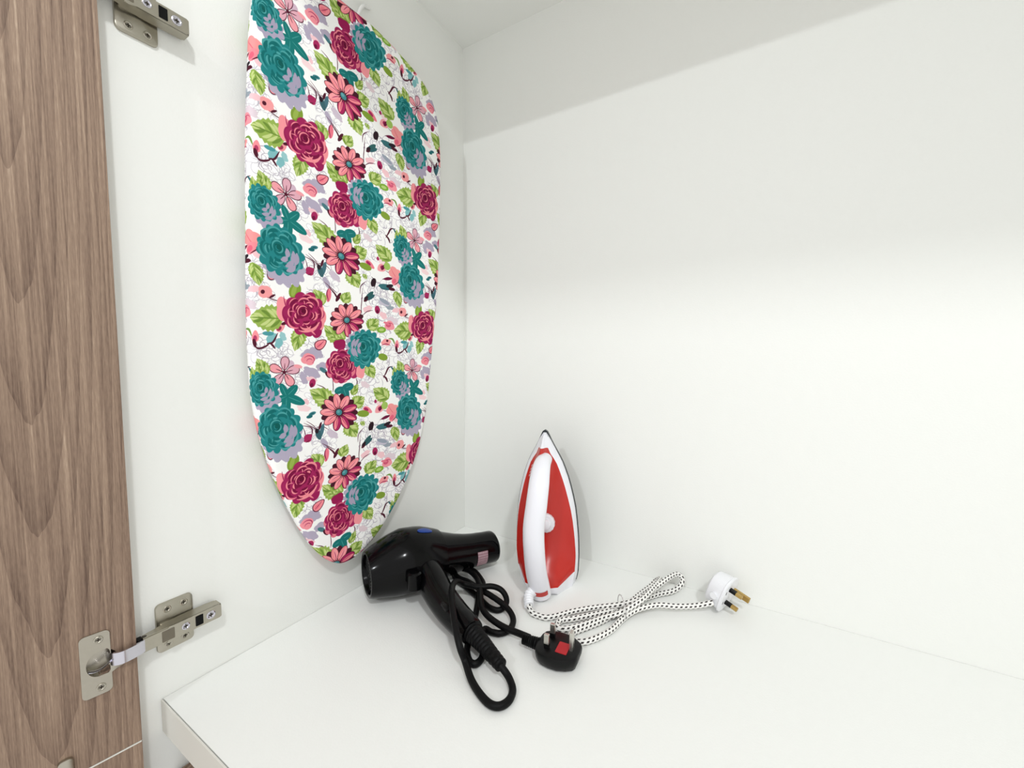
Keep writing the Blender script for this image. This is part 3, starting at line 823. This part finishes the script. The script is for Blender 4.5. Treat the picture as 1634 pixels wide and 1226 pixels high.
obj('rear_housing', loft(house, cap0=False), M['black_gloss'], dryer)
ts = [.50, .54, .58, .62, .66, .7, .74, .78, .82, .86, .9, .94, .98]
bar = [dring(t, dr_(t) - .0026 * max(0, 1 - max(0, t - .55) / .3)) for t in ts] + [dring(.995, dr_(1) - .0016), dring(1.0, dr_(1) - .0035), dring(.97, .0240), dring(.80, .0235)]
barrel = obj('barrel', loft(bar), M['black_gloss'], dryer)
# intake grille: concentric rings and spokes in front of a dark back
gr = obj('intake_grille', loft([dring(0.040, .0318), dring(0.036, .0318)]), M['rubber'], dryer)
bars = []
for r in (.006, .0112, .0164, .0216, .0268):
    c = DA + AX * (0.022 * LEN) + UPV * dz(0.02)
    path = [c + (SD * math.cos(2 * math.pi * j / 30) + UPV * math.sin(2 * math.pi * j / 30)) * r for j in range(31)]
    bars.append(tube(path, 0.0011, 6)[0])
for k in range(4):
    a = k * math.pi / 4
    v = SD * math.cos(a) + UPV * math.sin(a)
    bars.append(tube([c - v * .0308, c, c + v * .0308], 0.0012, 6)[0])
obj('grille_bars', join(*bars), M['black'], gr)
# blue oval button on top of the housing
def on_body(t, a, lift=0.0):
    c = DA + AX * (t * LEN) + UPV * dz(t)
    return c + (SD * math.cos(a) + UPV * math.sin(a)) * (dr_(t) + lift)
rings = []
for q, l in ((1.0, -0.001), (1.0, .0012), (.85, .0020), (.5, .0024)):
    rings.append([on_body(.40 + .056 * q * math.cos(k * math.pi / 12), 1.36 + .115 * q * math.sin(k * math.pi / 12), l) for k in range(24)])
obj('cool_button', loft(rings), M['blue'], dryer)['label'] = 'blue oval button'
# paper sticker on the barrel
def sticker_material():
    m = mat('pink_grey_sticker', (206, 188, 192), 0.6)
    nt = m.node_tree; b = nt.nodes['Principled BSDF']
    uv = nt.nodes.new('ShaderNodeUVMap')
    br = nt.nodes.new('ShaderNodeTexBrick')
    br.inputs['Scale'].default_value = 1.0; br.inputs['Brick Width'].default_value = 0.11; br.inputs['Row Height'].default_value = 0.16; br.inputs['Mortar Size'].default_value = 0.035
    br.inputs['Color1'].default_value = lin((214, 198, 200)); br.inputs['Color2'].default_value = lin((190, 160, 168)); br.inputs['Mortar'].default_value = lin((150, 112, 122))
    nt.links.new(uv.outputs[0], br.inputs['Vector']); nt.links.new(br.outputs[0], b.inputs['Base Color'])
    return m
V, F, U = [], [], []
for i in range(7):
    for j in range(9):
        t, a = .790 + .090 * i / 6, .28 - 1.00 * j / 8
        V.append(on_body(t, a, .0004)); U.append((i / 6, j / 8))
for i in range(6):
    for j in range(8):
        k = i * 9 + j; F.append((k, k + 1, k + 10, k + 9))
obj('sticker', (V, F), sticker_material(), dryer, uvs=U)['label'] = 'pale pinkish grey printed sticker'
# folding joint and handle
hp = [Vector((0.128, -0.270, 0.050)), Vector((0.150, -0.281, 0.043)), Vector((0.176, -0.2935, 0.035)), Vector((0.203, -0.3045, 0.029)), Vector((0.228, -0.3135, 0.0255)), Vector((0.250, -0.3205, 0.0235)), Vector((0.266, -0.3255, 0.0225))]
hpath = catmull(hp, 4)
hr = [(float(np.interp(i, [0, 4, 8, 14, 19, 24], [.0235, .0235, .0215, .0205, .0195, .0160])), float(np.interp(i, [0, 5, 14, 20, 24], [.0250, .0250, .0230, .0205, .0180]))) for i in range(len(hpath))]
hr = [(min(a, p.z * .95), b) for (a, b), p in zip(hr, hpath)]
g, _ = tube(hpath, hr, 24, up=(0, 0, 1))
handle = obj('handle', g, M['black_gloss'], dryer)
hd_ = (hp[1] - hp[0]).normalized()
g, _ = tube([Vector((.137, -.308, z)) for z in (.040, .060, .0645, .0668)], [.0118, .0118, .0112, .0085], 24)
obj('folding_joint', g, M['black_gloss'], dryer)
# slide switch on the handle side
sw = frame_xf((0.2145, -0.3225, 0.0400), (0.93, -0.37, -.12), (0.37, 0.93, 0), (0, 0, 1))
obj('switch', xf(prism(rrect(-.009, .009, -.0045, .0045, .002), 0, .0045, .0012), sw), M['black'], handle)
# ribbed strain relief
sp = [Vector((0.264, -0.3248, 0.0225)), Vector((0.284, -0.3315, 0.0205)), Vector((0.306, -0.3400, 0.0180)), Vector((0.331, -0.3500, 0.0160))]
spath = catmull(sp, 12)
srad = [float(np.interp(i, [0, 3, 36], [.0155, .0135, .0085])) * (1.0 if (i % 3) else 0.86) for i in range(len(spath))]
g, _ = tube(spath, srad, 18)
obj('strain_relief', g, M['rubber'], dryer, angle=60)

# ------------------------------------------------------------------ its cord (part of the dryer) and the moulded plug
BLACK_CORD = [(0.3290, -0.3501, 0.0160), (0.3427, -0.3522, 0.0080), (0.3561, -0.3636, 0.0055), (0.3610, -0.3789, 0.0055), (0.3563, -0.3922, 0.0055), (0.3448, -0.3962, 0.0055), (0.3263, -0.3907, 0.0055), (0.3050, -0.3799, 0.0070), (0.2841, -0.3658, 0.0140), (0.2757, -0.3668, 0.0330), (0.2483, -0.3450, 0.0500), (0.2142, -0.3079, 0.0580), (0.1888, -0.2678, 0.0460), (0.1867, -0.2437, 0.0300), (0.2101, -0.2363, 0.0280), (0.2295, -0.2221, 0.0280), (0.2435, -0.2146, 0.0220), (0.2561, -0.2187, 0.0140), (0.2602, -0.2291, 0.0080), (0.2549, -0.2414, 0.0055), (0.2373, -0.2426, 0.0055), (0.2100, -0.2309, 0.0055), (0.1724, -0.2166, 0.0055), (0.1419, -0.2068, 0.0055), (0.1218, -0.1912, 0.0055), (0.1211, -0.1810, 0.0080), (0.1338, -0.1722, 0.0100), (0.1580, -0.1749, 0.0120), (0.1874, -0.1939, 0.0140), (0.2029, -0.2100, 0.0150), (0.2088, -0.2310, 0.0140), (0.2228, -0.2538, 0.0110), (0.2386, -0.2837, 0.0070), (0.2531, -0.3140, 0.0055), (0.2673, -0.3399, 0.0055), (0.2824, -0.3540, 0.0055), (0.2922, -0.3546, 0.0055), (0.2940, -0.3429, 0.0055), (0.2852, -0.3245, 0.0055), (0.2687, -0.3044, 0.0055), (0.2631, -0.2900, 0.0055), (0.2758, -0.2904, 0.0055), (0.2884, -0.2858, 0.0055), (0.2950, -0.2719, 0.0055), (0.2912, -0.2547, 0.0070), (0.2790, -0.2423, 0.0100), (0.2609, -0.2359, 0.0140), (0.2365, -0.2323, 0.0180), (0.2080, -0.2281, 0.0200), (0.1735, -0.2180, 0.0180), (0.1504, -0.2136, 0.0160), (0.1347, -0.2032, 0.0160), (0.1365, -0.1908, 0.0180), (0.1567, -0.1905, 0.0200), (0.1846, -0.2051, 0.0220), (0.2116, -0.2313, 0.0260), (0.2285, -0.2530, 0.0230), (0.2419, -0.2684, 0.0200), (0.2584, -0.2767, 0.0170), (0.2764, -0.2795, 0.0140), (0.2945, -0.2800, 0.0120), (0.3151, -0.2785, 0.0110), (0.3335, -0.2798, 0.0120)]
g, _ = tube(catmull(BLACK_CORD, 6), 0.0047, 10)
obj('cord', g, M['rubber'], dryer)['label'] = 'black cord in tangled loops'

def make_plug(prefix, parent, f, body_m, pin_m, taper):
    """three-pin plug in its own frame: x towards the earth pin, y across, z along the pins"""
    oc = [(-.0275, -.0125), (-.0190, -.0240), (.0050, -.0262), (.0245, -.0165), (.0270, -.0060), (.0270, .0060), (.0245, .0165), (.0050, .0262), (-.0190, .0240), (-.0275, .0125)]
    oc = [(p.x, p.y) for p in catmull([(a * .999, b, 0) for a, b in oc], 2, close=True)]
    sec = []
    for s, h in taper: sec.append([(a * s, b * s, h) for a, b in oc])
    body = obj(prefix + 'plug_body', xf(loft(sec), f), body_m, parent, angle=35)
    return body

# black plug on its back, pins up
bpf = frame_xf((0.3805, -0.2815, 0.0), (1.075, 0.108, 0), (-0.108, 1.075, 0), (0, 0, 1.05))
body = make_plug('', dryer, bpf, M['black'], M['tin'], [(.80, .0008), (.90, .0030), (.97, .0090), (1.0, .0160), (.97, .0182), (.90, .0192)])
body['label'] = 'black three-pin plug lying pins up'
zt = .0192
obj('fuse_card', xf(prism(rrect(-.0010, .0135, -.0135, .0065, .001), zt - .0002, zt + .0006), bpf), M['red_card'], body)['label'] = 'red card on the plug face'
for b in (-.0111, .0111):
    obj('pin_sleeve', xf(prism(rrect(-.0125 - .0034, -.0125 + .0034, b - .0022, b + .0022, .0006), zt - .001, zt + .0060), bpf), M['black'], body, smooth=False)
    obj('pin', xf(prism(rrect(-.0125 - .0033, -.0125 + .0033, b - .0021, b + .0021, .0006), zt + .0060, zt + .0185, .0008), bpf), M['tin'], body, smooth=False)
obj('earth_pin', xf(prism(rrect(.0165 - .0022, .0165 + .0022, -.0042, .0042, .0006), zt - .001, zt + .0235, .0008), bpf), M['tin'], body, smooth=False)
gp = [bpf(p) for p in ((-.025, 0, .0115), (-.034, 0, .0115), (-.043, 0, .0115), (-.050, 0, .0115))]
gpath = catmull(gp, 10)
g, _ = tube(gpath, [float(np.interp(i, [0, 30], [.0088, .0066])) * (1.0 if i % 3 else .80) for i in range(len(gpath))], 16)
obj('plug_strain_relief', g, M['rubber'], dryer, angle=60)

# ------------------------------------------------------------------ steam-free electric iron standing on its heel
iron = empty('iron', (0.268, -0.115, 0.0), 'red and white electric iron standing on its heel against the back wall', 'iron')
IA = math.radians(-7)
out = Vector((-math.sin(IA), -math.cos(IA), 0)); out = Vector((0.27, -0.963, 0)).normalized()
right = Vector((-out.y, out.x, 0))
IF = frame_xf((0.2735, -0.0960, 0.0), right, out, Vector((-0.034, 0.0, 1.0)))
def iw(Z):
    return float(np.interp(Z, [0, .008, .02, .05, .08, .11, .14, .17, .20, .225, .245, .26, .27, .276], [.0500, .0530, .0555, .0575, .0575, .0560, .0530, .0475, .0395, .0300, .0190, .0112, .0055, .0010]))
def iy(Z):
    return float(np.interp(Z, [0, .006, .015, .030, .040, .052, .066, .09, .14, .18, .205, .225, .24, .252, .262, .27, .276], [.064, .071, .075, .074, .069, .056, .043, .037, .037, .041, .049, .055, .055, .044, .032, .020, .006]))
Zs = [0, .004, .010, .018, .028, .036, .044, .052, .060, .070, .085, .1, .12, .14, .16, .18, .195, .21, .222, .234, .244, .252, .26, .268, .274]
def iring(Z):
    w, c = iw(Z), iy(Z)
    heel = max(0.0, min(1.0, (0.046 - Z) / 0.02))
    m = 0.024 if c > 0.026 else c * 0.8
    inner = float(np.interp(Z, [0, .06, .12, .18, .21, .235, .25, .262, .276], [.95, .95, .92, .85, .80, .74, .60, .36, .3]))
    half = [(1.0, .004), (1.0, .010), (.965, m * .72), (inner, m)]
    mid = m + (c - m) * (0.10 + 0.22 * heel); hi = m + (c - m) * (0.30 + 0.42 * heel)
    half += [(inner * .97, m + .0004), (inner * .80, mid), (inner * .55, hi + (c - m) * .12), (inner * .30, m + (c - m) * .86)]
    L = [(-a * w, b) for a, b in half]
    pts = L + [(0, c)] + [(-x, y) for x, y in reversed(L)]
    sag = max(0.0, 1 - abs(Z - .020) / .060) if Z > .001 else 0.0
    crown = max(0.0, 1 - abs(Z - .246) / .02)
    res = []
    for i_, (x, y) in enumerate(pts):
        q = min(1.0, abs(x) / max(w, 1e-4))
        edge_ = min(i_, len(pts) - 1 - i_)
        if edge_ < 2:
            res.append(IF((x, y, Z))); continue
        res.append(IF((x, y, Z + sag * (.016 * q ** 2 - .004) - crown * .012 * q ** 2)))
    return res
rg = [iring(Z) for Z in Zs]
V = [p for r in rg for p in r]; n = len(rg[0])
Fw, Fr = [], []
for i in range(len(rg) - 1):
    for j in range(n):
        q = (i * n + j, i * n + (j + 1) % n, (i + 1) * n + (j + 1) % n, (i + 1) * n + j)
        isred = 3 <= j <= n - 5 and Zs[i] > .017 and Zs[i] < .250
        (Fr if isred else Fw).append(q)
Fw.append(tuple(reversed(range(n)))); Fw.append(tuple(range((len(rg) - 1) * n, len(rg) * n)))
def sub(V, F):
    used = sorted({i for f in F for i in f}); mp = {k: i for i, k in enumerate(used)}
    return [V[i] for i in used], [tuple(mp[i] for i in f) for f in F]
obj('skirt', sub(V, Fw), M['white_gloss'], iron, angle=50)['label'] = 'white plastic skirt and heel'
obj('upper_shell', sub(V, Fr), M['red'], iron, angle=50)['label'] = 'red plastic shell'
sole = [(iw(Z) * 1.015 + .0006, Z) for Z in Zs[1:-2]] + [(.0080, .2690), (.0045, .2760), (0, .2790)]
outl = sole + [(-a, b) for a, b in reversed(sole[:-1])]
SF = lambda p: IF((p[0], p[2], p[1]))
obj('soleplate', xf(prism(outl, .0055, -.0020, .0012), SF), M['sole'], iron, angle=30)['label'] = 'dark metal soleplate'
hpts = [(.006, .040, .2330), (.006, .064, .2310), (.006, .082, .2200), (.005, .0945, .1990), (.002, .1010, .1700), (-.003, .1030, .1300), (-.003, .1015, .0900), (-.002, .0950, .0560), (0, .0860, .0300), (0, .0760, .0100)]
hpth = catmull(hpts, 5)
nn = len(hpth)
hrad = [(float(np.interp(i / (nn - 1), [0, .12, .3, .5, .75, 1], [.0125, .0145, .0170, .0180, .0178, .0185])), float(np.interp(i / (nn - 1), [0, .15, .5, .85, 1], [.0115, .0125, .0130, .0145, .0150]))) for i in range(nn)]
g, _ = tube([IF(p) for p in hpth], hrad, 24, up=right)
obj('handle', g, M['white_gloss'], iron)
# red stripe wrapped on the foot of the handle
def handle_patch(i0, i1, a0, a1, lift):
    V, F = [], []
    P = [Vector(IF(p)) for p in hpth]
    T = [(P[min(i + 1, nn - 1)] - P[max(i - 1, 0)]).normalized() for i in range(nn)]
    ks = np.linspace(i0, i1, 5); As = np.linspace(a0, a1, 13)
    for l in (lift, -.001):
        for k in ks:
            i = int(k); fr = k - i; j = min(i + 1, nn - 1)
            p = P[i].lerp(P[j], fr); t = T[i].lerp(T[j], fr).normalized()
            u = (right - t * right.dot(t)).normalized(); w = t.cross(u)
            ra = hrad[i][0] * (1 - fr) + hrad[j][0] * fr; rb = hrad[i][1] * (1 - fr) + hrad[j][1] * fr
            for a in As: V.append(p + u * (ra + l) * math.cos(a) + w * (rb + l) * math.sin(a))
    m = 13
    for i in range(4):
        for j in range(12):
            a = i * m + j; F.append((a, a + 1, a + m + 1, a + m)); b = a + 5 * m; F.append((b, b + m, b + m + 1, b + 1))
    return V, F
tst = Vector(IF(hpth[20])); tt = (Vector(IF(hpth[21])) - Vector(IF(hpth[19]))).normalized(); ww = tt.cross(right)
sg = 1 if ww.dot(out) > 0 else -1
obj('accent_stripe', handle_patch(40.3, 42.0, sg * .55, sg * 2.6, .0006), M['red'], iron)['label'] = 'red stripe on the handle foot'
# thermostat dial
dc = Vector(IF((.004, .036, .118)))
rings = []
for h, r in ((0, .0165), (.006, .0165), (.0075, .0150), (.0075, .0110), (.0150, .0095), (.0165, .0075)):
    rings.append([dc + out * h + (right * math.cos(2 * math.pi * j / 32) + UPV * math.sin(2 * math.pi * j / 32)) * (r * (1 + (.04 if j % 2 and r > .015 else 0))) for j in range(32)])
obj('thermostat_dial', loft(rings), M['white_gloss'], iron)
# small raised print on the left of the shell: a few slanted strokes
def shell_pt(fx, Z):
    r = iring(Z); i = 4 + fx; a = int(i); f = i - a
    return Vector(r[a]).lerp(Vector(r[a + 1]), f) + out * .0006
st = []
for k in range(4):
    z0 = .196 + k * .006
    st.append(tube([shell_pt(1.0, z0), shell_pt(1.0, z0 + .0025), shell_pt(1.12, z0 + .0045)], .0005, 5)[0])
obj('printed_mark', join(*st), M['white_gloss'], iron)
# ribbed white sleeve where the cord leaves the heel
slv = [Vector(IF((-.006, .072, .0200))), Vector(IF((-.0065, .088, .0215))), Vector((0.2860, -0.1950, 0.0185)), Vector((0.2905, -0.2050, 0.0140)), Vector((0.2955, -0.2120, 0.0105))]
spth = catmull(slv, 8)
g, _ = tube(spth, [float(np.interp(i, [0, 32], [.0092, .0080])) * (1.0 if i % 3 else .84) for i in range(len(spth))], 16)
obj('cord_sleeve', g, M['white_plug'], iron, angle=60)

WHITE_CORD = [(0.2935, -0.2100, 0.0118), (0.2990, -0.2160, 0.0080), (0.3066, -0.2195, 0.0055), (0.3171, -0.2191, 0.0050), (0.3293, -0.2170, 0.0050), (0.3423, -0.2035, 0.0050), (0.3596, -0.1815, 0.0060), (0.3872, -0.1566, 0.0080), (0.4183, -0.1407, 0.0140), (0.4387, -0.1237, 0.0180), (0.4530, -0.1010, 0.0210), (0.4650, -0.0740, 0.0260), (0.4770, -0.0450, 0.0300), (0.4870, -0.0230, 0.0300), (0.4960, -0.0170, 0.0240), (0.4960, -0.0240, 0.0140), (0.4850, -0.0400, 0.0075), (0.4648, -0.0596, 0.0052), (0.4454, -0.0887, 0.0050), (0.4287, -0.1233, 0.0060), (0.4105, -0.1482, 0.0060), (0.3887, -0.1748, 0.0060), (0.3670, -0.1991, 0.0060), (0.3542, -0.2106, 0.0060), (0.3507, -0.2215, 0.0060), (0.3573, -0.2311, 0.0060), (0.3683, -0.2260, 0.0060), (0.3856, -0.2069, 0.0070), (0.4038, -0.1799, 0.0080), (0.4242, -0.1600, 0.0120), (0.4390, -0.1431, 0.0180), (0.4527, -0.1204, 0.0240), (0.4604, -0.0888, 0.0270), (0.4640, -0.0600, 0.0260), (0.4630, -0.0370, 0.0210), (0.4542, -0.0280, 0.0110), (0.4484, -0.0428, 0.0060), (0.4386, -0.0736, 0.0050), (0.4290, -0.1133, 0.0050), (0.4201, -0.1461, 0.0050), (0.4060, -0.1804, 0.0050), (0.3907, -0.2071, 0.0050), (0.3790, -0.2275, 0.0050), (0.3794, -0.2400, 0.0050), (0.3887, -0.2436, 0.0050), (0.4018, -0.2355, 0.0050), (0.4140, -0.2171, 0.0050), (0.4248, -0.1927, 0.0050), (0.4308, -0.1651, 0.0060), (0.4393, -0.1434, 0.0090), (0.4519, -0.1278, 0.0130), (0.4743, -0.1061, 0.0140), (0.5003, -0.0903, 0.0120), (0.5261, -0.0742, 0.0130), (0.5505, -0.0643, 0.0210)]
g, uv = tube_uv(catmull(WHITE_CORD, 7), 0.0046, 12)
obj('cord', g, M['braid'], iron, uvs=uv)['label'] = 'white braided cord with black flecks, bundled'

# white plug standing on its side by the back wall, pins to the right
n_ = Vector((0.90, -0.30, -0.26)).normalized()
e_ = Vector((0.30, 0.95, 0.0)); e_ = (e_ - n_ * e_.dot(n_)).normalized()
l_ = n_.cross(e_)
wpf = frame_xf(Vector((0.5715, -0.0405, 0.0295)), e_ * 1.06, l_ * 1.08, n_ * 1.06)
wb = make_plug('', iron, wpf, M['white_plug'], M['brass'], [(.70, -.0260), (.82, -.0235), (.90, -.0150), (.94, -.0040), (1.0, -.0030), (1.0, -.0006), (.96, .0002)])
wb['label'] = 'white three-pin plug on its side'
for b in (-.0111, .0111):
    obj('pin_sleeve', xf(prism(rrect(-.0062 - .0034, -.0062 + .0034, b - .0023, b + .0023, .0006), -.001, .0095), wpf), M['black'], wb, smooth=False)
    obj('pin', xf(prism(rrect(-.0062 - .0033, -.0062 + .0033, b - .0022, b + .0022, .0006), .0095, .0185, .0008), wpf), M['brass'], wb, smooth=False)
obj('earth_pin', xf(prism(rrect(.0162 - .0022, .0162 + .0022, -.0042, .0042, .0006), -.001, .0240, .0008), wpf), M['brass'], wb, smooth=False)
for b in (-.0085, .0085):
    obj('face_mark', xf(prism(rrect(-.0172 - .0010, -.0172 + .0010, b - .0024, b + .0024, .0007), 0, .0006), wpf), M['grey_mark'], wb, smooth=False)
g, _ = tube([wpf((-.024, 0, -.012)), wpf((-.029, 0, -.012))], .0054, 14)
obj('cord_entry', g, M['white_plug'], wb)

# clear tie round the bundled white cord
tc_ = Vector((0.4265, -0.1440, 0.0105))
g, _ = tube([tc_ + Vector((-.35 * math.cos(k * math.pi / 10), .0, 0)) * 0 + Vector((0.55, -0.83, 0)) * (.021 * math.cos(k * math.pi / 10)) + Vector((0, 0, 1)) * (.0175 * math.sin(k * math.pi / 10) + .004) for k in range(21)], .0009, 6)
o = obj('cable_tie', g, M['clear'], loc=tuple(tc_)); o['label'] = 'clear plastic tie looped around the bundled white iron cord'; o['category'] = 'cable tie'

for o in bpy.data.objects:
    if 'org' in o: del o['org']
